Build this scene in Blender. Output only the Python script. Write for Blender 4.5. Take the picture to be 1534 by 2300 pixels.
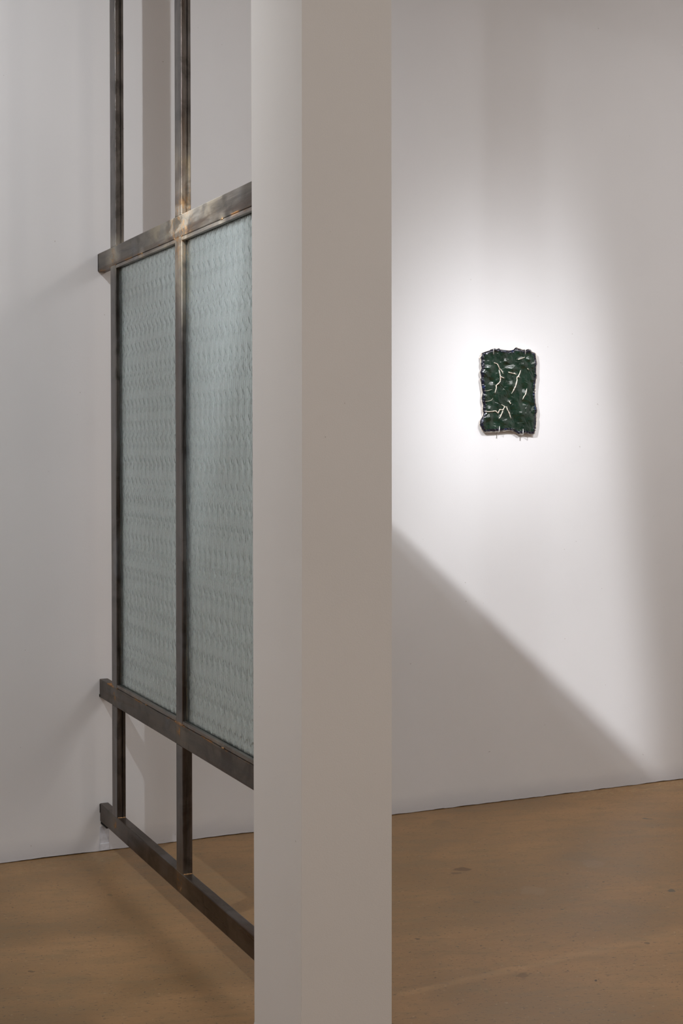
import bpy, bmesh, math, random
from mathutils import Vector, noise
random.seed(7)
C = bpy.context.scene.collection
for o in list(bpy.data.objects): bpy.data.objects.remove(o)
sc = bpy.context.scene
sc.view_settings.view_transform = 'Standard'
sc.view_settings.look = 'None'
sc.view_settings.exposure = 0.06
sc.view_settings.gamma = 1.0
sc.view_settings.use_curve_mapping = False

# ------------------------------------------------------------------ camera
FPX, YAW, PITCH, CY, EYE = 3146.81, math.radians(24.9415), math.radians(1.2302), 1074.07, 1.4
cam = bpy.data.cameras.new('camera')
co = bpy.data.objects.new('camera', cam); C.objects.link(co)
co.location = (0, 0, EYE)
co.rotation_euler = (math.pi/2 - PITCH, 0, -YAW)
cam.sensor_fit = 'VERTICAL'; cam.sensor_height = 36
cam.lens = FPX/2300*36
cam.shift_y = -(1150-CY)/2300
cam.clip_start = .05
sc.camera = co
RV = Vector((math.cos(YAW), -math.sin(YAW), 0))
DV = Vector((math.sin(YAW)*math.cos(PITCH), math.cos(YAW)*math.cos(PITCH), -math.sin(PITCH)))
UV = RV.cross(DV)
def ray(px, py): return DV*FPX + RV*(px-767) + UV*(CY-py)
def on_y(px, py, Y):
    r = ray(px, py); return Vector((0, 0, EYE)) + r*(Y/r.y)
def on_z(px, py, Z):
    r = ray(px, py); return Vector((0, 0, EYE)) + r*((Z-EYE)/r.z)

# ------------------------------------------------------------------ world and lights
wd = bpy.data.worlds.new('world'); sc.world = wd; wd.use_nodes = True
wd.node_tree.nodes['Background'].inputs[0].default_value = (1, .95, .9, 1)
wd.node_tree.nodes['Background'].inputs[1].default_value = .02
def look(o, target):
    o.rotation_euler = (Vector(target)-o.location).to_track_quat('-Z', 'Y').to_euler()
def spot(name, loc, target, power, angle, blend, radius, col):
    l = bpy.data.lights.new(name, 'SPOT'); l.energy = power; l.spot_size = math.radians(angle)
    l.spot_blend = blend; l.shadow_soft_size = radius; l.color = col
    o = bpy.data.objects.new(name, l); C.objects.link(o); o.location = loc; look(o, target); return o
def area(name, loc, target, power, sx, sy, col):
    l = bpy.data.lights.new(name, 'AREA'); l.shape = 'RECTANGLE'; l.size = sx; l.size_y = sy
    l.energy = power; l.color = col
    o = bpy.data.objects.new(name, l); C.objects.link(o); o.location = loc; look(o, target); return o
# track spots on one rail to the left of the glazed frame, one more far to the right
spot('wall_spotlight', (-.31, 3.02, 3.56), (.80, 4.40, 1.92), 104, 104, 1.0, .022, (.93, .965, 1.0))
spot('far_spotlight', (3.15, -1.75, 3.35), (1.1, 4.7, 1.0), 42, 70, .8, .02, (1.0, .93, .84))
# framing projector on the artwork: soft hot core inside a wider field whose side shutter gives the straight edge.
# its gate is parallel to the wall, so the beam is described by the point (X, Z) it reaches there.
def projector(name, loc, power, radius, col, wall_y, a_core, a_field):
    l = bpy.data.lights.new(name, 'POINT'); l.energy = power; l.shadow_soft_size = radius; l.color = col
    o = bpy.data.objects.new(name, l); C.objects.link(o); o.location = loc
    l.use_nodes = True; t = l.node_tree; em = t.nodes['Emission']
    tc = t.nodes.new('ShaderNodeTexCoord'); sp = t.nodes.new('ShaderNodeSeparateXYZ'); t.links.new(tc.outputs['Normal'], sp.inputs[0])
    def m(op, a, b=0.0, c=0.0, clamp=False):
        n = t.nodes.new('ShaderNodeMath'); n.operation = op; n.use_clamp = clamp
        for k, v in enumerate((a, b, c)):
            if isinstance(v, (int, float)): n.inputs[k].default_value = v
            else: t.links.new(v, n.inputs[k])
        return n.outputs[0]
    def ramp(v, a, b):
        n = t.nodes.new('ShaderNodeMapRange'); n.interpolation_type = 'SMOOTHSTEP'
        t.links.new(v, n.inputs[0]); n.inputs[1].default_value = a; n.inputs[2].default_value = b; return n.outputs[0]
    D = wall_y-loc[1]
    dx, dy, dz = sp.outputs[0], sp.outputs[1], sp.outputs[2]
    y = m('MAXIMUM', dy, .02)
    a = m('DIVIDE', dx, y); b = m('DIVIDE', dz, y)
    X = m('MULTIPLY_ADD', a, D, loc[0]); Z = m('MULTIPLY_ADD', b, D, loc[2])
    r3 = m('POWER', m('ADD', m('ADD', m('MULTIPLY', a, a), m('MULTIPLY', b, b)), 1.0), 1.5)
    u = m('DIVIDE', m('SUBTRACT', X, 2.85), .43); v = m('DIVIDE', m('SUBTRACT', Z, 1.66), .50)
    core = m('EXPONENT', m('MULTIPLY', m('ADD', m('MULTIPLY', u, u), m('MULTIPLY', v, v)), -1.0))
    fu = m('DIVIDE', m('SUBTRACT', X, 3.08), 1.22); fv = m('DIVIDE', m('MAXIMUM', m('SUBTRACT', Z, .95), 0), 1.85)
    fr_ = m('SQRT', m('ADD', m('MULTIPLY', fu, fu), m('MULTIPLY', fv, fv)))
    field = m('MULTIPLY', m('MULTIPLY', ramp(fr_, 1.0, .30), ramp(m('MULTIPLY_ADD', m('MAXIMUM', m('SUBTRACT', Z, .3), 0), .15, X), 3.80, 3.45)), ramp(Z, -1.1, -.1))
    prof = m('ADD', m('MULTIPLY', core, a_core), m('MULTIPLY', field, a_field))
    prof = m('MULTIPLY', m('MULTIPLY', prof, r3), ramp(dy, .03, .1))
    t.links.new(prof, em.inputs['Strength'])
    return o
projector('field_spotlight', (-.37, 2.40, 3.52), 270, .035, (.955, .965, 1.0), 4.7369, .04, .305)
projector('artwork_spotlight', (2.90, 2.35, 3.55), 270, .03, (.955, .965, 1.0), 4.7369, .445, .0)
# soft room fill, lamps added for ambient brightness: two overhead, one at left
area('overhead_fill_light', (.6, -.8, 3.7), (.6, -.8, 0), 57, 4.5, 3.5, (1.0, .97, .94))
area('left_fill_light', (-2.4, 1.5, 3.0), (-.6, 2.3, 1.2), 26, 1.4, 2.4, (.97, .985, 1.0))  # added fill for the column's left face, no window there
area('overhead_fill_light', (4.3, 2.1, 3.7), (4.3, 2.1, 0), 55, 2.0, 3.0, (1.0, .98, .98))

# ------------------------------------------------------------------ numbers of the place
W = 4.7369                   # plane of the back wall
X0, T = 1.2791, .0297        # front face and depth of the steel sections
ZU1, ZU0 = 2.068, 2.0055     # upper rail
ZL1, ZL0 = .6014, .5379      # lower rail
ZB1, ZB0 = .1685, .1064      # bottom rail
POST = [(4.519, 4.5817), (3.8354, 3.8958), (3.152, 3.2124)]
BEAD, BGAP = .0105, .0016

# ------------------------------------------------------------------ node helpers
class NT:
    def __init__(s, name):
        s.m = bpy.data.materials.new(name); s.m.use_nodes = True
        s.t = s.m.node_tree; s.n = s.t.nodes; s.l = s.t.links
        s.b = s.n['Principled BSDF']; s.out = s.n['Material Output']
    def new(s, ty, **kw):
        n = s.n.new(ty)
        for k, v in kw.items(): setattr(n, k, v)
        return n
    def link(s, a, b): s.l.new(a, b)
    def setv(s, sock, v):
        if hasattr(v, 'is_linked') or hasattr(v, 'links'): s.link(v, sock)
        elif isinstance(v, (tuple, list)) and len(v) == 3 and sock.type == 'RGBA': sock.default_value = (*v, 1)
        else: sock.default_value = v
    def math(s, op, a, b=0.0, c=None, clamp=False):
        n = s.new('ShaderNodeMath', operation=op); n.use_clamp = clamp
        s.setv(n.inputs[0], a); s.setv(n.inputs[1], b)
        if c is not None: s.setv(n.inputs[2], c)
        return n.outputs[0]
    def pos(s): return s.new('ShaderNodeNewGeometry').outputs['Position']
    def xyz(s, v):
        n = s.new('ShaderNodeSeparateXYZ'); s.link(v, n.inputs[0]); return n.outputs
    def mapv(s, v, scale=(1, 1, 1), loc=(0, 0, 0), rot=(0, 0, 0)):
        n = s.new('ShaderNodeMapping'); s.link(v, n.inputs[0])
        n.inputs['Scale'].default_value = scale; n.inputs['Location'].default_value = loc; n.inputs['Rotation'].default_value = rot
        return n.outputs[0]
    def noise(s, v, scale, detail=4, rough=.55, dist=0):
        n = s.new('ShaderNodeTexNoise'); s.link(v, n.inputs['Vector'])
        n.inputs['Scale'].default_value = scale; n.inputs['Detail'].default_value = detail
        n.inputs['Roughness'].default_value = rough; n.inputs['Distortion'].default_value = dist
        return n.outputs['Fac']
    def ramp(s, f, a, b, lo=0.0, hi=1.0):
        n = s.new('ShaderNodeMapRange'); n.interpolation_type = 'SMOOTHSTEP'
        s.setv(n.inputs[0], f); n.inputs[1].default_value = a; n.inputs[2].default_value = b
        n.inputs[3].default_value = lo; n.inputs[4].default_value = hi
        return n.outputs[0]
    def mix(s, f, a, b):
        n = s.new('ShaderNodeMix', data_type='RGBA'); s.setv(n.inputs[0], f)
        s.setv(n.inputs[6], a); s.setv(n.inputs[7], b); return n.outputs[2]
    def ball(s, v, p, r, squash=(1, 1, 1), soft=.5):      # 1 inside an ellipsoid round p
        d = s.new('ShaderNodeVectorMath', operation='SUBTRACT'); s.link(v, d.inputs[0]); d.inputs[1].default_value = p
        e = s.new('ShaderNodeVectorMath', operation='MULTIPLY'); s.link(d.outputs[0], e.inputs[0]); e.inputs[1].default_value = squash
        l = s.new('ShaderNodeVectorMath', operation='LENGTH'); s.link(e.outputs[0], l.inputs[0])
        return s.ramp(l.outputs['Value'], r, r*soft)
    def bump(s, h, strength, dist):
        n = s.new('ShaderNodeBump'); n.inputs['Strength'].default_value = strength
        n.inputs['Distance'].default_value = dist; s.link(h, n.inputs['Height']); return n.outputs[0]
    def setp(s, **kw):
        for k, v in kw.items(): s.setv(s.b.inputs[k.replace('_', ' ')], v)

def mat_wall(name, col, base_smudge=True):
    m = NT(name); p = m.pos(); x, y, z = m.xyz(p)
    n1 = m.noise(p, 1.3, 3); n2 = m.noise(p, 14, 5)
    c = m.mix(m.ramp(n1, .3, .7), tuple(v*.975 for v in col), tuple(min(1, v*1.02) for v in col))
    c = m.mix(m.math('MULTIPLY', m.ramp(n2, .55, .8), .10), c, tuple(v*.9 for v in col))
    if base_smudge:
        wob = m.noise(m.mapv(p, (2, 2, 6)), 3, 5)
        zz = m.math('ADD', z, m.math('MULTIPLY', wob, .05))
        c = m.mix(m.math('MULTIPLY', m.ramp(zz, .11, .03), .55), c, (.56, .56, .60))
        sc_ = m.noise(m.mapv(p, (9, 9, 60)), 4, 6, .7)
        c = m.mix(m.math('MULTIPLY', m.math('MULTIPLY', m.ramp(sc_, .62, .72), m.ramp(z, .05, .0)), .5), c, (.25, .22, .2))
    sp = m.noise(p, 55, 2, .5)
    c = m.mix(m.math('MULTIPLY', m.ramp(sp, .79, .80), .4), c, (.3, .24, .2))
    m.setp(Base_Color=c, Roughness=.75, Specular_IOR_Level=.25)
    m.setp(Normal=m.bump(m.math('ADD', m.noise(p, 320, 3), m.math('MULTIPLY', m.noise(p, 5, 2), 1.2)), .10, .002))
    return m.m
M = {}
M['wall'] = mat_wall('white_wall_paint', (.79, .785, .795))
M['column'] = mat_wall('white_column_paint', (.80, .775, .75), False)
M['plain'] = mat_wall('white_room_paint', (.78, .765, .75), False)

def mat_floor():
    m = NT('brown_floor'); p = m.pos(); x, y, z = m.xyz(p)
    # broad soft mottling, drawn out along the room
    pm = m.mapv(p, (1, 1, 1), rot=(0, 0, .25))
    a = m.noise(m.mapv(pm, (.9, 1.5, 1)), 1.6, 6, .6, .4)
    b = m.noise(m.mapv(pm, (1.5, 4.5, 1)), 4.5, 6, .65, .5)
    c = m.mix(m.ramp(a, .32, .68), (.245, .143, .060), (.370, .215, .100))
    c = m.mix(m.math('MULTIPLY', m.ramp(b, .42, .72), .55), c, (.225, .155, .078))
    g = m.noise(m.mapv(pm, (1, 1.8, 1)), 9, 5, .7)
    c = m.mix(m.math('MULTIPLY', m.ramp(g, .60, .75), .30), c, (.165, .130, .075))
    lt = m.noise(m.mapv(pm, (1, 3, 1)), 12, 5, .7)
    c = m.mix(m.math('MULTIPLY', m.ramp(lt, .62, .78), .22), c, (.40, .28, .17))
    # fine dark and light flecks
    s1 = m.noise(m.mapv(pm, (1, 2.2, 1)), 60, 3, .5)
    c = m.mix(m.math('MULTIPLY', m.ramp(s1, .60, .68), .50), c, (.105, .075, .045))
    s2 = m.noise(m.mapv(p, (1, 1, 1), loc=(4, 7, 0)), 95, 2, .5)
    c = m.mix(m.math('MULTIPLY', m.ramp(s2, .67, .71), .7), c, (.07, .055, .04))
    s3 = m.noise(m.mapv(pm, (1, 4, 1), loc=(9, 2, 0)), 22, 4, .6)
    c = m.mix(m.math('MULTIPLY', m.ramp(s3, .635, .69), .5), c, (.10, .09, .07))
    s4 = m.noise(m.mapv(p, (1, 1, 1), loc=(1, 3, 0)), 80, 2, .5)
    c = m.mix(m.math('MULTIPLY', m.ramp(s4, .68, .71), .28), c, (.50, .40, .26))
    # individual stains, where they lie on the floor
    wob = m.noise(p, 22, 4, .6)
    wv = m.new('ShaderNodeVectorMath', operation='SCALE')
    nv = m.new('ShaderNodeTexNoise'); nv.inputs['Scale'].default_value = 18; m.link(p, nv.inputs['Vector'])
    m.link(nv.outputs['Color'], wv.inputs[0]); wv.inputs['Scale'].default_value = .06
    pw = m.new('ShaderNodeVectorMath', operation='ADD'); m.link(p, pw.inputs[0]); m.link(wv.outputs[0], pw.inputs[1])
    pw2 = m.new('ShaderNodeVectorMath', operation='SUBTRACT'); m.link(pw.outputs[0], pw2.inputs[0]); pw2.inputs[1].default_value = (.03, .03, .03)
    pv = pw2.outputs[0]
    for px, py, r, col, f in STAINS:
        q = on_z(px, py, 0)
        c = m.mix(m.math('MULTIPLY', m.ball(pv, tuple(q), r, (1, 1, 1), .72), f), c, col)
    # scuff by the wall at the right
    q = on_z(1450, 1768, 0)
    sc1 = m.ball(p, tuple(q), .45, (.8, 4.5, 1), .3)
    sn = m.noise(m.mapv(p, (1, 3, 1)), 30, 5, .7)
    c = m.mix(m.math('MULTIPLY', m.math('MULTIPLY', sc1, m.ramp(sn, .5, .65)), .55), c, (.50, .38, .20))
    q = on_z(120, 1935, 0)
    sc2 = m.ball(p, tuple(q), .5, (.8, 3.5, 1), .3)
    c = m.mix(m.math('MULTIPLY', m.math('MULTIPLY', sc2, m.ramp(sn, .5, .65)), .35), c, (.42, .32, .17))
    m.setp(Base_Color=c, Roughness=m.ramp(a, .3, .7, .38, .5), Specular_IOR_Level=.35)
    m.setp(Normal=m.bump(m.math('ADD', m.noise(p, 40, 4), m.math('MULTIPLY', m.noise(p, 4, 3), 2.0)), .12, .002))
    return m.m
DK = (.10, .065, .035)
STAINS = [(1038, 1952, .030, (.13, .072, .032), .75), (1028, 1963, .014, (.13, .075, .035), .6),
 (1452, 1838, .016, (.09, .09, .07), .8), (1482, 1853, .007, DK, .8), (1272, 1960, .006, (.09, .03, .015), .9),
 (1350, 1979, .010, (.08, .07, .035), .8), (1505, 2000, .017, (.09, .08, .06), .8), (1266, 2043, .006, (.05, .045, .04), .9),
 (930, 2107, .009, DK, .8), (1130, 2113, .005, (.05, .04, .03), .9), (922, 2138, .005, DK, .8), (978, 2196, .006, DK, .7),
 (1337, 2200, .005, (.05, .03, .02), .9), (1290, 2114, .006, DK, .8), (1450, 2118, .009, DK, .7), (1240, 2082, .005, DK, .7),
 (1070, 2028, .013, (.15, .10, .055), .7), (1330, 1940, .05, (.30, .20, .12), .35), (1300, 1925, .07, (.20, .135, .075), .35),
 (1355, 2120, .012, (.15, .11, .07), .5), (80, 2150, .008, (.15, .12, .07), .5), (245, 2010, .012, (.13, .10, .055), .5),
  (195, 2190, .009, DK, .7), (72, 2183, .009, DK, .7), (1195, 2000, .05, (.32, .225, .14), .3),
 (990, 1850, .05, (.21, .14, .07), .4), (1180, 2190, .02, (.16, .095, .045), .6), (1100, 2230, .01, (.15, .12, .065), .4)]
M['floor'] = mat_floor()

WELDS = [(X0, 4.55, 2.04, .05), (X0, 3.85, 2.03, .20), (X0, 4.55, .57, .03), (X0, 3.866, .575, .045),
         (X0, 4.55, .14, .04), (X0, 3.866, .14, .05), (X0, 4.22, 2.0, .02), (X0, 3.50, 2.0, .02), (X0, 3.55, .61, .022), (X0, 4.25, .61, .015)]
ANISO, AROT = .7, .0
def mat_steel(name, streak, dark, light, grind=.0, rust=1.0):
    """mill-scaled steel; streak = direction along which the rolling marks run"""
    m = NT(name); p = m.pos(); x, y, z = m.xyz(p)
    sc_ = {'y': (1, .06, 1), 'z': (1, 1, .05)}[streak]
    st = m.noise(m.mapv(p, sc_), 60, 6, .6, .3)
    fine = m.noise(m.mapv(p, tuple(3*s for s in sc_)), 170, 3, .6)
    blot = m.noise(p, 9, 5, .6, .8)
    c = m.mix(m.ramp(st, .3, .7), dark, light)
    c = m.mix(m.math('MULTIPLY', m.ramp(blot, .44, .64), .7), c, tuple(v*.62 for v in dark))
    blue = m.noise(p, 5, 3, .5)
    c = m.mix(m.math('MULTIPLY', m.ramp(blue, .55, .72), .35), c, (.20, .22, .25))
    c = m.mix(m.math('MULTIPLY', m.ramp(fine, .5, .8), .25), c, tuple(min(1, v*1.35) for v in light))
    # bright ground metal and rust round the welds
    swirl = m.noise(m.mapv(p, (1, .45, 1), rot=(.5, 0, 0)), 15, 4, .55, 1.1)
    g = None; rr = None
    for wx, wy, wz, r in WELDS:
        b = m.ball(p, (wx, wy, wz), r*1.7, (.4, .75, 1), .25)
        if wz < 1: b = m.math('MULTIPLY', b, .22)
        r1 = m.ball(p, (wx, wy, wz), r*.75, (.4, 1, 1), .2)
        g = b if g is None else m.math('MAXIMUM', g, b)
        rr = r1 if rr is None else m.math('MAXIMUM', rr, r1)
    gg = m.math('MULTIPLY', m.math('MULTIPLY', g, 1.0), m.ramp(swirl, .38, .64, .45, 1.0))
    c = m.mix(m.math('MULTIPLY', gg, .7), c, m.mix(m.ramp(m.noise(p, 11, 3), .42, .6), (.46, .43, .37), (.58, .50, .36)))
    hot = m.math('MULTIPLY', m.ball(p, (X0, 3.85, 2.045), .11, (.4, .7, 1), .2), m.ramp(swirl, .50, .60))
    c = m.mix(m.math('MULTIPLY', hot, .75), c, (.80, .72, .58))
    brown = m.noise(m.mapv(p, sc_, loc=(3, 5, 1)), 14, 5, .65, .6)
    c = m.mix(m.math('MULTIPLY', m.ramp(brown, .48, .64), .65), c, (.085, .045, .026))
    rn = m.noise(p, 55, 6, .7, .6)
    ru = m.math('MULTIPLY', rr, m.ramp(rn, .46, .62))
    spots = m.math('MULTIPLY', m.ramp(m.noise(m.mapv(p, tuple(max(s, .25) for s in sc_)), 20, 6, .72, .5), .64, .72), m.ramp(m.noise(p, 3.5, 2), .5, .62))
    for zs_ in (ZU0-.0008, ZL1+.0008):       # rust creeping out of the seams
        dz = m.math('ABSOLUTE', m.math('SUBTRACT', z, zs_))
        ru = m.math('MAXIMUM', ru, m.math('MULTIPLY', m.ramp(dz, .0075, .0010), m.ramp(m.noise(m.mapv(p, (1, .5, 1)), 24, 4, .6), .50, .60)))
    ru = m.math('MAXIMUM', m.math('MULTIPLY', ru, .75*rust), m.math('MULTIPLY', spots, .6*rust))
    c = m.mix(ru, c, m.mix(m.ramp(rn, .5, .7), (.36, .165, .045), (.58, .35, .14)))
    rough = m.math('ADD', m.ramp(st, .3, .7, .27, .40), m.math('MULTIPLY', ru, .3))
    m.setp(Base_Color=c, Metallic=m.math('SUBTRACT', m.ramp(ru, 0, 1, .90, .25), m.math('MULTIPLY', gg, .35), clamp=True), Roughness=rough)
    hh = fine
    tg = m.new('ShaderNodeCombineXYZ'); tg.inputs[2 if streak == 'z' else 1].default_value = 1.0
    m.link(tg.outputs[0], m.b.inputs['Tangent']); m.b.inputs['Anisotropic'].default_value = ANISO; m.b.inputs['Anisotropic Rotation'].default_value = AROT
    m.setp(Normal=m.bump(hh, .22, .0012))
    return m.m
M['steel_y'] = mat_steel('mill_scale_steel_rail', 'y', (.085, .074, .062), (.21, .19, .165))
M['steel_z'] = mat_steel('mill_scale_steel_post', 'z', (.060, .053, .048), (.170, .154, .144))
M['steel_b'] = mat_steel('dark_rusty_steel_rail', 'y', (.070, .055, .046), (.15, .128, .112), rust=1.1)
M['steel_l'] = mat_steel('brown_mill_scale_rail', 'y', (.080, .066, .054), (.175, .152, .130), rust=1.1)
M['steel_bead'] = mat_steel('steel_glazing_bead', 'y', (.20, .18, .16), (.32, .285, .255), rust=.5)

def simple(name, col, rough=.5, metal=0.0, bump=None, coat=0.0, var=0):
    m = NT(name); p = m.pos()
    c = m.mix(m.ramp(m.noise(p, 30, 5), .35, .65), tuple(v*(1-var) for v in col), tuple(min(1, v*(1+var)) for v in col)) if var else col
    m.setp(Base_Color=c, Roughness=rough, Metallic=metal, Coat_Weight=coat)
    if bump: m.setp(Normal=m.bump(m.noise(p, bump[0], 4), bump[1], bump[2]))
    return m.m
M['weld'] = simple('rusty_weld_metal', (.42, .25, .12), .5, .7, (400, .5, .001), var=.3)
M['black'] = simple('black_rubber_and_plate', (.02, .018, .016), .6, 0, (200, .2, .001))
M['pin'] = simple('steel_mounting_pin', (.72, .70, .68), .35, .6)
M['patch'] = simple('blue_grey_filler_patch', (.60, .61, .66), .6, 0, (60, .25, .002), var=.14)
M['clay'] = simple('bare_cream_clay', (.74, .66, .57), .7, 0, (220, .4, .002), var=.08)
M['gold'] = simple('pale_gold_lustre', (.98, .84, .72), .3, .55, (420, .7, .0014), var=.10)

def mat_glass():
    m = NT('patterned_glass'); p = m.pos()
    m.b.inputs['Base Color'].default_value = (.74, .885, .885, 1)
    m.setp(Roughness=.10, IOR=1.5, Transmission_Weight=1.0, Specular_IOR_Level=.6)
    nz = m.noise(m.mapv(p, (1, 1, .22)), 160, 3, .6)
    nrm = m.bump(nz, .42, .0013); m.setp(Normal=nrm)
    # thin haze of dust and etching on the pressed face
    d2 = m.new('ShaderNodeBsdfDiffuse'); d2.inputs[0].default_value = (.52, .58, .59, 1); m.link(nrm, d2.inputs['Normal'])
    b = m.new('ShaderNodeMixShader'); b.inputs[0].default_value = .055
    m.link(m.b.outputs[0], b.inputs[1]); m.link(d2.outputs[0], b.inputs[2]); m.link(b.outputs[0], m.out.inputs[0])
    return m.m
M['glass'] = mat_glass()

def mat_glaze():
    m = NT('dark_green_glaze'); p = m.pos()
    at = m.new('ShaderNodeVertexColor', layer_name='edge')
    n1 = m.noise(p, 16, 5, .6, .5); n2 = m.noise(p, 40, 5, .6)
    c = m.mix(m.ramp(n1, .35, .68), (.0032, .0155, .0085), (.0078, .0290, .0172))
    c = m.mix(m.math('MULTIPLY', m.ramp(n2, .58, .75), .25), c, (.024, .038, .030))
    e = m.math('MULTIPLY', m.ramp(m.math('ADD', at.outputs[0], m.math('MULTIPLY', n1, .75)), .80, 1.08), 1.0)
    c = m.mix(e, c, (.004, .006, .018))
    eb = m.math('MULTIPLY', e, m.ramp(n2, .56, .66))
    c = m.mix(eb, c, (.010, .026, .095))
    m.setp(Base_Color=c, Roughness=.22, Specular_IOR_Level=.5, Coat_Weight=1.0, Coat_Roughness=.05)
    m.setp(Normal=m.bump(m.noise(p, 130, 4, .6), .25, .002))
    return m.m
M['glaze'] = mat_glaze()

# ------------------------------------------------------------------ mesh helpers
def tag(o, label=None, cat=None, group=None, kind=None):
    if label: o['label'] = label
    if cat: o['category'] = cat
    if group: o['group'] = group
    if kind: o['kind'] = kind
    return o
def empty(name, loc=(0, 0, 0)):
    o = bpy.data.objects.new(name, None); C.objects.link(o); o.location = loc; o.empty_display_size = .1; return o
def link(name, me, mat, parent=None, smooth=False):
    o = bpy.data.objects.new(name, me); C.objects.link(o)
    for m in (mat if isinstance(mat, (list, tuple)) else [mat]): me.materials.append(m)
    if smooth:
        for f in me.polygons: f.use_smooth = True
    if parent:
        o.parent = parent
        o.location = -Vector(parent.location) if parent.parent is None else (0, 0, 0)
    return o
def from_bm(name, bm, mat, parent=None, smooth=False):
    bmesh.ops.recalc_face_normals(bm, faces=bm.faces)
    me = bpy.data.meshes.new(name); bm.to_mesh(me); bm.free()
    return link(name, me, mat, parent, smooth)
def add_box(bm, x0, x1, y0, y1, z0, z1):
    v = [bm.verts.new((x, y, z)) for x in (x0, x1) for y in (y0, y1) for z in (z0, z1)]
    for f in [(0, 1, 3, 2), (4, 6, 7, 5), (0, 4, 5, 1), (2, 3, 7, 6), (0, 2, 6, 4), (1, 5, 7, 3)]:
        bm.faces.new([v[i] for i in f])
    return v
def box(name, x0, x1, y0, y1, z0, z1, mat, parent=None, bev=0, seg=2):
    bm = bmesh.new(); add_box(bm, x0, x1, y0, y1, z0, z1)
    if bev: bmesh.ops.bevel(bm, geom=list(bm.edges), offset=bev, segments=seg, affect='EDGES', profile=.5)
    return from_bm(name, bm, mat, parent)
def prism(name, outline, axis, a0, a1, mat, parent=None, bev=0):
    """outline = 2D points across the axis; axis 'z' -> (x,y), axis 'y' -> (x,z)"""
    bm = bmesh.new(); n = len(outline)
    def P(u, v, w): return (u, v, w) if axis == 'z' else (u, w, v)
    lo = [bm.verts.new(P(u, v, a0)) for u, v in outline]; hi = [bm.verts.new(P(u, v, a1)) for u, v in outline]
    for i in range(n): bm.faces.new([lo[i], lo[(i+1) % n], hi[(i+1) % n], hi[i]])
    bm.faces.new(lo[::-1]); bm.faces.new(hi)
    if bev:
        es = [e for e in bm.edges if abs((e.verts[0].co-e.verts[1].co).length-abs(a1-a0)) < 1e-6]
        bmesh.ops.bevel(bm, geom=es, offset=bev, segments=2, affect='EDGES', profile=.5)
    return from_bm(name, bm, mat, parent)
def tube(bm, pts, radii, seg=8):
    """a tube with rounded path through pts"""
    pts = [Vector(p) for p in pts]; rings = []
    up = None
    for i, p in enumerate(pts):
        d = (pts[min(i+1, len(pts)-1)]-pts[max(i-1, 0)]).normalized()
        if up is None: up = d.orthogonal().normalized()
        up = (up-d*up.dot(d)).normalized(); s = d.cross(up)
        r = radii[i] if isinstance(radii, (list, tuple)) else radii
        rings.append([bm.verts.new(p+(up*math.cos(2*math.pi*k/seg)+s*math.sin(2*math.pi*k/seg))*r) for k in range(seg)])
    for a, b in zip(rings, rings[1:]):
        for k in range(seg): bm.faces.new([a[k], a[(k+1) % seg], b[(k+1) % seg], b[k]])
    bm.faces.new(rings[0][::-1]); bm.faces.new(rings[-1])

# ------------------------------------------------------------------ the room
XL, XR, YB, ZC = -3.4, 6.2, -8.0, 3.85
tag(box('floor', XL, XR, YB, W+.15, -.12, 0, M['floor']), 'brown speckled poured floor with small stains and scuffs', kind='structure')
# the back wall stops a few millimetres short of the floor; its lower edge is ragged
bm = bmesh.new()
N = 900
front = []
for i in range(N+1):
    x = XL+(XR-XL)*i/N
    zz = .0022+.0035*max(0, noise.noise((x*3.1, 0, 0)))+.0022*noise.noise((x*17, 3, 0))+.001*noise.noise((x*70, 9, 0))
    front.append((x, max(.0006, zz)))
ring = [[bm.verts.new((x, W, z)) for x, z in front], [bm.verts.new((x, W, ZC)) for x, z in front],
        [bm.verts.new((x, W+.14, ZC)) for x, z in front], [bm.verts.new((x, W+.14, z)) for x, z in front]]
for a in range(4):
    A, B = ring[a], ring[(a+1) % 4]
    for i in range(N): bm.faces.new([A[i], A[i+1], B[i+1], B[i]])
bm.faces.new([r[0] for r in ring]); bm.faces.new([r[-1] for r in ring])
wall = tag(from_bm('wall_back', bm, M['wall']), 'white painted gallery wall behind the framed glass', kind='structure')
tag(box('wall_left', XL-.14, XL, YB, W+.14, 0, ZC, M['plain']), 'white side wall', kind='structure')
tag(box('wall_right', XR, XR+.14, YB, W+.14, 0, ZC, M['plain']), 'white side wall', kind='structure')
tag(box('wall_front', XL, XR, YB-.14, YB, 0, ZC, M['plain']), 'white wall behind the camera', kind='structure')
tag(box('ceiling', XL-.14, XR+.14, YB-.14, W+.14, ZC, ZC+.1, M['plain']), 'white ceiling', kind='structure')
# filler patch below the foot of the frame
p0 = on_y(224.5, 1912, W); p1 = on_y(245, 1909, W); pt = on_y(225, 1856, W)
box('filler_patch', p0.x, p1.x, W-.0022, W+.002, .004, pt.z, M['patch'], wall, .0008)
box('filler_patch', p0.x-.001, p1.x+.0008, W-.0036, W+.002, .003, .028, M['patch'], wall, .0008)

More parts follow.
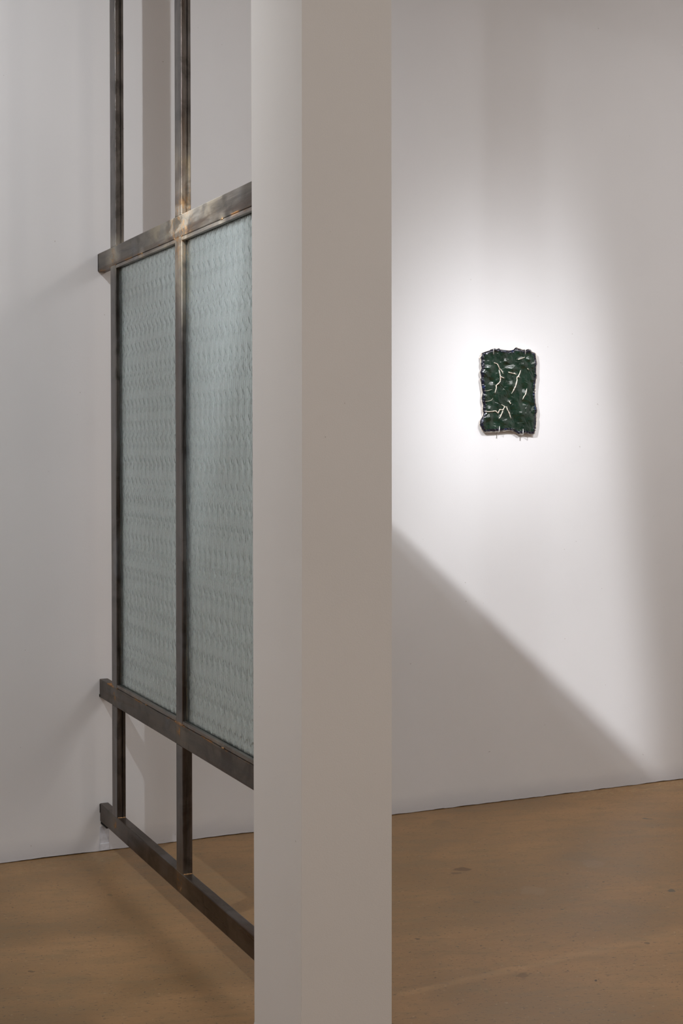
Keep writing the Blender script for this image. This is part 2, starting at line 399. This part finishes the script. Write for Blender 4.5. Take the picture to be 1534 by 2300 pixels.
# ------------------------------------------------------------------ the column (corners follow the photograph, slightly out of plumb)
q = on_z(570.2, 2312, 0); XC0, YF = q.x, q.y
def corner(px, py, X=None, Y=None):
    r = ray(px, py)
    return Vector((0, 0, EYE))+r*((X/r.x) if X is not None else (Y/r.y))
bm = bmesh.new()
levels = []
for py, a, b, c in [(2290, 571.0, 676.2, 880.3), (1150, 567.9, 678.4, 879.9), (10, 564.0, 677.6, 879.0)]:
    n = corner(b, py, X=XC0); z = n.z
    YN = n.y
    f = corner(a, py, Y=YF); r = corner(c, py, Y=YN)
    levels.append((z, [(f.x, YF), (n.x, YN), (r.x, YN), (r.x+(f.x-n.x), YF)]))
def extrap(z, l0, l1):
    t = (z-l0[0])/(l1[0]-l0[0]); return [(u[0]+(v[0]-u[0])*t, u[1]+(v[1]-u[1])*t) for u, v in zip(l0[1], l1[1])]
zs = [(0, extrap(0, levels[0], levels[1])), (.02, extrap(.02, levels[0], levels[1])), levels[1], levels[2], (ZC, extrap(ZC, levels[1], levels[2]))]
c0 = zs[0][1]; cx = sum(p[0] for p in c0)/4; cy = sum(p[1] for p in c0)/4
zs[0] = (0, [(cx+(x-cx)*1.03, cy+(y-cy)*1.03) for x, y in c0])
rings = [[bm.verts.new((x, y, z)) for x, y in pts] for z, pts in zs]
for A, B in zip(rings, rings[1:]):
    for i in range(4): bm.faces.new([A[i], A[(i+1) % 4], B[(i+1) % 4], B[i]])
bm.faces.new(rings[0][::-1]); bm.faces.new(rings[-1])
bmesh.ops.bevel(bm, geom=[e for e in bm.edges if abs(e.verts[0].co.z-e.verts[1].co.z) > .01], offset=.0015, segments=2, affect='EDGES')
tag(from_bm('column', bm, M['column']), 'square white painted column standing in front of the steel frame', 'column')
YCB = YF

# ------------------------------------------------------------------ the glazed steel frame
fr = empty('glazed_steel_frame', (X0+T/2, (W+YCB)/2, 0))
tag(fr, 'tall welded steel frame with patterned glass panes between wall and column', 'frame')
X1 = X0+T; YN_ = YCB+.0005
posts = [(a, b) for a, b in POST]
sh = (YCB+.001)-posts[2][0]
if sh > 0: posts[2] = (posts[2][0]+sh, posts[2][1]+sh)
ends = [W-.0006]+[v for a, b in posts for v in (b, a)]
def rail(z0, z1, mat):
    # welded up from lengths between the posts: faint joints at each post
    cuts = [W-.0012, posts[1][1]-.001, YN_]
    for a, b in zip(cuts, cuts[1:]):
        prism('rail', [(X0, z0), (X1, z0), (X1, z1), (X0, z1)], 'y', b+.0003, a-.0003, mat, fr, .0022)
rail(ZU0, ZU1, M['steel_y']); rail(ZL0, ZL1, M['steel_l']); rail(ZB0, ZB1, M['steel_b'])
rail(3.36, 3.422, M['steel_y'])
# uprights: section with a glazing groove in its near face
gx0, gx1, gd = X0+.0125, X0+.0205, .006
def upright(a, b, z0, z1, groove):
    e = .0006
    r = .0032
    def rc(cx_, cy_, a0):     # rounded outer corner
        return [(cx_+r*math.cos(a0+k*math.pi/8), cy_+r*math.sin(a0+k*math.pi/8)) for k in range(5)]
    A_ = rc(X0+r, a+r, math.pi); B_ = rc(X1-r, a+r, 1.5*math.pi); C_ = rc(X1-r, b-r, 0); D_ = rc(X0+r, b-r, .5*math.pi)
    if groove:
        o = A_ + [(gx0, a), (gx0, a+gd), (gx1, a+gd), (gx1, a)] + B_ + C_ + [(gx1, b), (gx1, b-gd), (gx0, b-gd), (gx0, b)] + D_
    else: o = A_+B_+C_+D_
    prism('upright', o, 'z', z0, z1, M['steel_z'], fr)
for k, (a, b) in enumerate(posts):
    upright(a, b, ZU1, 3.36, True)
    upright(a, b, ZL1, ZU0, True)
    upright(a, b, ZB1, ZL0, k != 1)
# glazing beads along rails in the two glazed bays
bays = [(posts[1][1], posts[0][0]), (posts[2][1], posts[1][0])]
for a, b in bays:
    for z0, z1 in ((ZU0-BGAP-BEAD, ZU0-BGAP), (ZL1+BGAP, ZL1+BGAP+BEAD)):
        prism('glazing_bead', [(X0+.0003, z0), (X0+.0115, z0), (X0+.0115, z1), (X0+.0003, z1)], 'y', a+.0004, b-.0004, M['steel_bead'], fr, .0012)
        prism('glazing_bead', [(X1-.009, z0), (X1-.0003, z0), (X1-.0003, z1), (X1-.009, z1)], 'y', a+.0004, b-.0004, M['steel_bead'], fr, .0012)
        # dark strip filling the seam between bead and rail
        zc = (z1, ZU0) if z1 < ZU0 and z0 > 1 else (ZL1, z0)
        box('seam_strip', X0+.0025, X1-.0025, a+.0004, b-.0004, zc[0], zc[1], M['black'], fr)
# patterned glass
GX = X0+.0132
def relief(y, z):
    """pressed pattern: bands of pointed, leaning facets in a repeating set of band heights"""
    rows = [.020, .030, .044, .026, .038, .022]
    amp = [.55, 1.2, .7, 1.35, .5, 1.0]
    tot = sum(rows); per = .0435
    def tri(t): t = t % 1; return 1-abs(2*t-1)
    zt = z + .019*tri(y/per) + .006*tri(y/(per/2)+.3)      # zigzag band edges
    k = math.floor(zt/tot); r = zt-k*tot; i = 0
    while r > rows[i]: r -= rows[i]; i += 1
    f = r/rows[i]; A = amp[i]; ph = (i*.37+(i % 2)*.5)
    h = .0005*f*(1 if i % 2 else -.6)
    h += .00050*A*tri(y/per+ph+zt/.19) + .00040*A*tri(y/per-ph-zt/.13)
    h += .0003*tri(y/(per/3)+z/.10+ph)
    return h
for bi, (a, b) in enumerate(bays):
    z0, z1 = ZL1+.004, ZU0-.004; y0, y1 = a-.004, b+.004
    ny, nz = int((y1-y0)/.0023), int((z1-z0)/.0042)
    vs = []; fs = []
    for j in range(nz+1):
        z = z0+(z1-z0)*j/nz
        for i in range(ny+1):
            y = y0+(y1-y0)*i/ny
            vs.append((GX-relief(y, z)+.0014, y, z))
    n0 = len(vs); st = ny+1
    for j in range(nz):
        for i in range(ny):
            p = j*st+i; fs.append((p, p+st, p+st+1, p+1))
    cb = [(0, 0), (ny, 0), (ny, nz), (0, nz)]
    for i, j in cb: vs.append((GX+.0052, y0+(y1-y0)*i/ny, z0+(z1-z0)*j/nz))
    b0 = n0
    fs.append((b0, b0+1, b0+2, b0+3))
    fs.append(tuple([b0+1, b0]+[i for i in range(0, ny+1)]))
    fs.append(tuple([b0+3, b0+2]+[nz*st+i for i in range(ny, -1, -1)]))
    fs.append(tuple([b0, b0+3]+[j*st for j in range(nz, -1, -1)]))
    fs.append(tuple([b0+2, b0+1]+[j*st+ny for j in range(0, nz+1)]))
    me = bpy.data.meshes.new('glass_pane'); me.from_pydata(vs, [], fs); me.update()
    link('glass_pane', me, M['glass'], fr)
# welds where uprights meet the rails, tack welds on the beads
def weld(pts, r=.0016):
    bm = bmesh.new(); P = []; R = []
    for (p, q_) in zip(pts, pts[1:]):
        n = max(3, int((Vector(q_)-Vector(p)).length/.003))
        for i in range(n):
            t = i/n; P.append(Vector(p).lerp(Vector(q_), t)); R.append(r*(1+.35*math.sin(i*2.1)+.2*random.random()))
    P.append(Vector(pts[-1])); R.append(r)
    tube(bm, P, R, 7); from_bm('weld', bm, M['weld'], fr, True)
for k, (a, b) in enumerate(posts[:2]):
    for z in (ZU1, ZL1, ZB1):
        weld([(X0+.002, a-.0004, z+.0005), (X1-.002, a-.0004, z+.0005)])
    weld([(X0+.0006, a, ZU0-.0006), (X0+.0006, a-.004, ZU0-.001)], .0018)
    weld([(X0+.0006, b, ZU0-.0006), (X0+.0006, b+.004, ZU0-.001)], .0018)
    weld([(X0+.0006, a, ZL1+.0006), (X0+.0006, a-.004, ZL1+.001)], .0018)
    weld([(X0+.0006, b, ZL1+.0006), (X0+.0006, b+.004, ZL1+.001)], .0018)
for y, z in ((4.225, ZU0-.001), (3.50, ZU0-.001), (4.19, ZL1+.001), (3.50, ZL1+.001)):
    weld([(X0+.0004, y-.007, z), (X0+.0004, y+.007, z)], .0019)
# foot bracket and end pads at the wall
box('foot_bracket', X0+.001, X1-.001, W-.075, W-.004, ZB0-.0085, ZB0-.0050, M['black'], fr, .0006)
box('foot_bracket', X0+.002, X1-.002, W-.0045, W-.0008, ZB0-.0085, ZB0+.001, M['black'], fr, .0006)
box('end_pad', X0-.0015, X0+.004, W-.0035, W-.0003, ZB0+.03, ZB1-.002, M['black'], fr)
box('end_pad', X0-.002, X0+.003, W-.006, W-.0003, ZL0+.002, ZL0+.011, M['black'], fr, .0008)
box('end_pad', X0-.001, X0+.004, W-.0022, W-.0003, ZU0+.002, ZU1-.002, M['black'], fr)

# ------------------------------------------------------------------ the ceramic relief
YA = W-.018          # its front surface
def art(cxp, cyp, Y=YA): return on_y(1050+cxp/8.074, 750+cyp/8.074, Y)
TOP = [(270,350),(330,328),(415,300),(470,270),(510,265),(545,280),(575,262),(610,285),(690,295),(780,305),(840,290),(870,255),(900,245),(930,265),(965,270),(1010,290),(1060,295),(1110,275),(1150,290),(1180,325),(1250,355)]
RIGHT = [(1250,355),(1262,450),(1268,510),(1262,600),(1258,680),(1268,760),(1255,850),(1250,900),(1240,990),(1235,1080),(1240,1180),(1250,1260),(1265,1340),(1275,1410),(1255,1490),(1268,1540),(1262,1650),(1245,1720),(1225,1815)]
BOT = [(310,1780),(370,1785),(460,1775),(520,1780),(570,1765),(640,1765),(720,1755),(780,1750),(845,1765),(890,1795),(940,1825),(1000,1810),(1060,1800),(1140,1820),(1225,1815)]
LEFT = [(270,350),(275,385),(245,430),(262,480),(250,540),(268,620),(240,690),(262,790),(242,820),(258,880),(265,960),(285,1060),(268,1150),(275,1210),(290,1290),(285,1370),(300,1430),(290,1480),(270,1515),(240,1570),(235,1650),(270,1730),(310,1780)]
def sampler(L):
    P = [Vector(p) for p in L]; D = [0]
    for a, b in zip(P, P[1:]): D.append(D[-1]+(b-a).length)
    def f(t):
        s = t*D[-1]
        for i in range(len(P)-1):
            if s <= D[i+1]+1e-9: return P[i].lerp(P[i+1], (s-D[i])/(D[i+1]-D[i]))
        return P[-1]
    return f
fT, fR, fB, fL = map(sampler, (TOP, RIGHT, BOT, LEFT))
VEINS = [[(475,525),(500,530),(540,545),(560,590),(575,625),(610,655),(630,690),(640,725)],
 [(570,640),(575,690),(585,760),(590,800),(585,860),(555,900),(515,935),(520,980),(505,1030),(490,1075)],
 [(590,765),(620,790),(665,803)], [(910,468),(960,450),(1030,425)],
 [(960,660),(945,720),(925,765),(895,790),(895,850),(870,920),(840,980),(820,1040),(795,1085)],
 [(905,765),(930,775),(950,790)], [(730,693),(790,710),(835,718),(885,733)], [(1078,627),(1100,640),(1115,655)],
 [(1075,990),(1065,1040),(1045,1100),(1015,1145),(1000,1190)], [(755,1230),(770,1245),(785,1270)],
 [(310,1408),(400,1408),(450,1405),(490,1395),(520,1405),(553,1440),(580,1370),(640,1380),(670,1320),(610,1278)],
 [(670,1320),(712,1328),(720,1370),(760,1440),(775,1500),(790,1535)], [(640,1385),(615,1450),(590,1500),(563,1540)],
 [(300,1035),(380,1025),(450,1005)], [(320,1225),(400,1215),(440,1197),(465,1165)]]
VR = [1.15, 1.3, 1.0, 1.0, 1.45, 1.0, 1.1, .9, 1.3, 1.2, 1.15, 1.25, 1.2, .35, .4]
CRACKS = [[(580,910),(640,965),(700,1030)],[(500,1230),(545,1245),(610,1285)],[(790,1540),(810,1580),(825,1620)],
 [(1110,1225),(1080,1300),(1045,1360),(1050,1460),(1045,1550),(1085,1640)],[(1035,855),(1110,890)],[(465,1165),(480,1110),(490,1075)],
 [(895,1610),(960,1600),(1020,1595)],[(1115,655),(1150,740)],[(700,1030),(735,1110),(740,1180)],[(960,470),(965,560),(955,640)]]
BUMPS = [(400,630,60,1),(710,510,55,1.1),(800,630,60,.9),(1110,465,40,1.1),(400,1370,55,.8),(380,1520,60,1),(270,1600,50,.8),(800,940,80,1.2),
 (640,1600,60,.6),(430,850,70,-1.0),(720,560,50,-.7),(600,640,60,-.6),(740,1170,60,-1.0),(1010,1250,70,-1),(1010,560,60,.5),(560,880,80,.5),
 (330,720,50,.7),(1150,1560,60,.5),(990,1450,70,.6),(1150,1300,60,-.5),(480,1600,60,-.8),(860,1560,70,-.5),(950,330,50,.7),(650,330,50,.6),(500,290,35,.8),(1120,310,35,.8),(1180,900,70,-.6),(330,1150,50,.6),(1000,980,80,-.9)]
def seg_d(p, L):
    b = 1e9
    for a, c in zip(L, L[1:]):
        ax, ay = a; cx_, cy_ = c; dx, dy = cx_-ax, cy_-ay
        t = max(0, min(1, ((p[0]-ax)*dx+(p[1]-ay)*dy)/(dx*dx+dy*dy)))
        b = min(b, math.hypot(p[0]-ax-t*dx, p[1]-ay-t*dy))
    return b
def height(cx_, cy_, u, v):
    """relief above the front plane, metres"""
    h = .0028*noise.noise((cx_/170, cy_/170, 1.3)) + .0018*noise.noise((cx_/75, cy_/75, 5.1)) + .0006*noise.noise((cx_/28, cy_/28, 2.2))
    for bx, by, r, s in BUMPS:
        d = ((cx_-bx)**2+(cy_-by)**2)/(r*r)
        if d < 9: h += .0060*s*math.exp(-d*1.25)
    for L in VEINS[:13]:
        if min(p[0] for p in L)-60 < cx_ < max(p[0] for p in L)+60 and min(p[1] for p in L)-60 < cy_ < max(p[1] for p in L)+60:
            d = seg_d((cx_, cy_), L)
            if d < 45: h += .0012*math.exp(-(d/20)**2)
    for L in CRACKS:
        if min(p[0] for p in L)-30 < cx_ < max(p[0] for p in L)+30 and min(p[1] for p in L)-30 < cy_ < max(p[1] for p in L)+30:
            d = seg_d((cx_, cy_), L)
            if d < 25: h -= .0022*math.exp(-(d/6)**2) - .0008*math.exp(-(d/16)**2)
    e = min(u, 1-u, v*1.45, (1-v)*1.45)
    if e < .09:
        k = 1-e/.09
        h += .0028*k*(noise.noise((cx_/30, cy_/30, 8.8))*1.4+.1)
    if e < .035: h -= .011*(1-math.sqrt(max(0, 1-(1-e/.035)**2)))
    return h
def coons(u, v):
    a = (1-v)*fT(u)+v*fB(u); b = (1-u)*fL(v)+u*fR(v)
    c = (1-u)*(1-v)*Vector(TOP[0])+u*(1-v)*Vector(TOP[-1])+(1-u)*v*Vector(BOT[0])+u*v*Vector(BOT[-1])
    return a+b-c
base = art(755, 1800, W)
plaque = empty('ceramic_plaque', (base.x, W, base.z))
tag(plaque, 'dark green glazed ceramic plaque with pale gold cracks pinned to white wall', 'wall sculpture')
NU, NV = 120, 180
vs, fs, edge = [], [], []
for j in range(NV+1):
    v = j/NV
    for i in range(NU+1):
        u = i/NU; c = coons(u, v)
        P = art(c.x, c.y); P = Vector((P.x, YA-height(c.x, c.y, u, v), P.z)); vs.append(P)
        e = min(u, 1-u, v*1.45, (1-v)*1.45); edge.append(max(0, 1-e/.11))
st = NU+1
for j in range(NV):
    for i in range(NU):
        p = j*st+i; fs.append((p, p+st, p+st+1, p+1))
me = bpy.data.meshes.new('glaze_surface'); me.from_pydata([tuple(v) for v in vs], [], fs); me.update()
ca = me.color_attributes.new('edge', 'FLOAT_COLOR', 'POINT')
for i, e in enumerate(edge): ca.data[i].color = (e, e, e, 1)
link('glaze_surface', me, M['glaze'], plaque, True)
# bare clay body behind the glaze: rim and back
loop = [i for i in range(NU+1)]+[j*st+NU for j in range(1, NV+1)]+[NV*st+i for i in range(NU-1, -1, -1)]+[j*st for j in range(NV-1, 0, -1)]
cen = sum((vs[i] for i in loop), Vector())/len(loop)
bm = bmesh.new(); R = []
for dy, grow, nz_ in ((0, 1.0, 0), (.003, 1.006, .0004), (.007, 1.0, .001), (.011, .992, .0012), (.0125, .98, 0)):
    ring_ = []
    for i in loop:
        p = vs[i]; k = nz_*noise.noise((p.x*60, p.z*60, dy*90))*1.5
        q_ = Vector((cen.x+(p.x-cen.x)*grow, 0, cen.z+(p.z-cen.z)*grow)); d = Vector((p.x-cen.x, 0, p.z-cen.z)).normalized()
        q_ += d*k; q_.y = (p.y if dy == 0 else YA+dy); ring_.append(bm.verts.new(q_))
    R.append(ring_)
n = len(loop)
for A, B in zip(R, R[1:]):
    for i in range(n): bm.faces.new([A[i], A[(i+1) % n], B[(i+1) % n], B[i]])
bm.faces.new(R[-1])
from_bm('clay_body', bm, M['clay'], plaque, True)
# gold veins lying in the glaze
def surf(cxp, cyp):
    # height at arbitrary crop point (interior)
    u = (cxp-265)/990; v = (cyp-320)/1470
    P = art(cxp, cyp); return Vector((P.x, YA-height(cxp, cyp, u, v), P.z))
for L, vr in zip(VEINS, VR):
    S = sampler(L); tot = sum((Vector(b)-Vector(a)).length for a, b in zip(L, L[1:]))
    nn = max(6, int(tot/6)); P = []; R = []
    for i in range(nn+1):
        t = i/nn; c = S(t); jx = 3.5*noise.noise((c.x/9, c.y/9, 3)); jy = 2.5*noise.noise((c.x/9, c.y/9, 7))
        s = surf(c.x+jx, c.y+jy)
        r = .00150*vr*(.75+.75*abs(noise.noise((c.x/11, c.y/11, 11)))*2)*min(1, .35+4*min(t, 1-t))
        P.append(s-Vector((0, r*.25, 0))); R.append(r)
    bm = bmesh.new(); tube(bm, P, R, 7); from_bm('gold_vein', bm, M['gold'], plaque, True)
for cx_, cy_, r in ((855, 715, 2.6), (765, 1228, 2.4), (712, 1328, 2.4), (485, 525, 1.8), (1032, 425, 1.6), (900, 785, 2.2), (1010, 1165, 2.0)):
    bm = bmesh.new(); bmesh.ops.create_icosphere(bm, subdivisions=2, radius=.001*r)
    s = surf(cx_, cy_)
    for v in bm.verts: v.co = v.co*(1+.25*noise.noise(tuple(v.co*900)))+s
    from_bm('gold_bead', bm, M['gold'], plaque, True)
# four mounting pins (things of their own: they hold the plaque)
def hook(name, cx_, y_edge, tip, wall_end, label, upper):
    e = art(cx_, y_edge); t = art(cx_, tip); wz = art(cx_, wall_end, W).z
    bm = bmesh.new(); r = .0015
    yf = surf(min(max(cx_, 300), 1230), tip).y-.005
    zc = e.z+(.003 if upper else -.0035)
    wx = e.x
    if upper: P = [(wx, W-.0005, zc), (wx, yf+.002, zc), (wx, yf+.0005, zc-.0006), (wx, yf, zc-.002), (wx, yf, t.z)]
    else: P = [(wx, W-.0018, wz), (wx, W-.0018, zc-.003), (wx, W-.003, zc-.0008), (wx, W-.005, zc), (wx, yf+.002, zc), (wx, yf+.0006, zc+.0006), (wx, yf, zc+.002), (wx, yf, t.z)]
    P = [Vector(p) for p in P]
    tube(bm, P, r, 10)
    o = from_bm('mounting_pin', bm, M['pin'], None, True)
    tag(o, label, 'pin', 'steel pins holding the green ceramic plaque')
hook('mounting_pin', 460, 288, 372, 0, 'steel pin bent over the top edge of green plaque, left of the top two', True)
hook('mounting_pin', 1035, 295, 372, 0, 'steel pin bent over the top edge of green plaque, right of the top two', True)
hook('mounting_pin', 567, 1762, 1672, 1893, 'steel hook holding the bottom edge of green plaque, left of the bottom two', False)
hook('mounting_pin', 993, 1812, 1722, 1930, 'steel hook holding the bottom edge of green plaque, right of the bottom two', False)
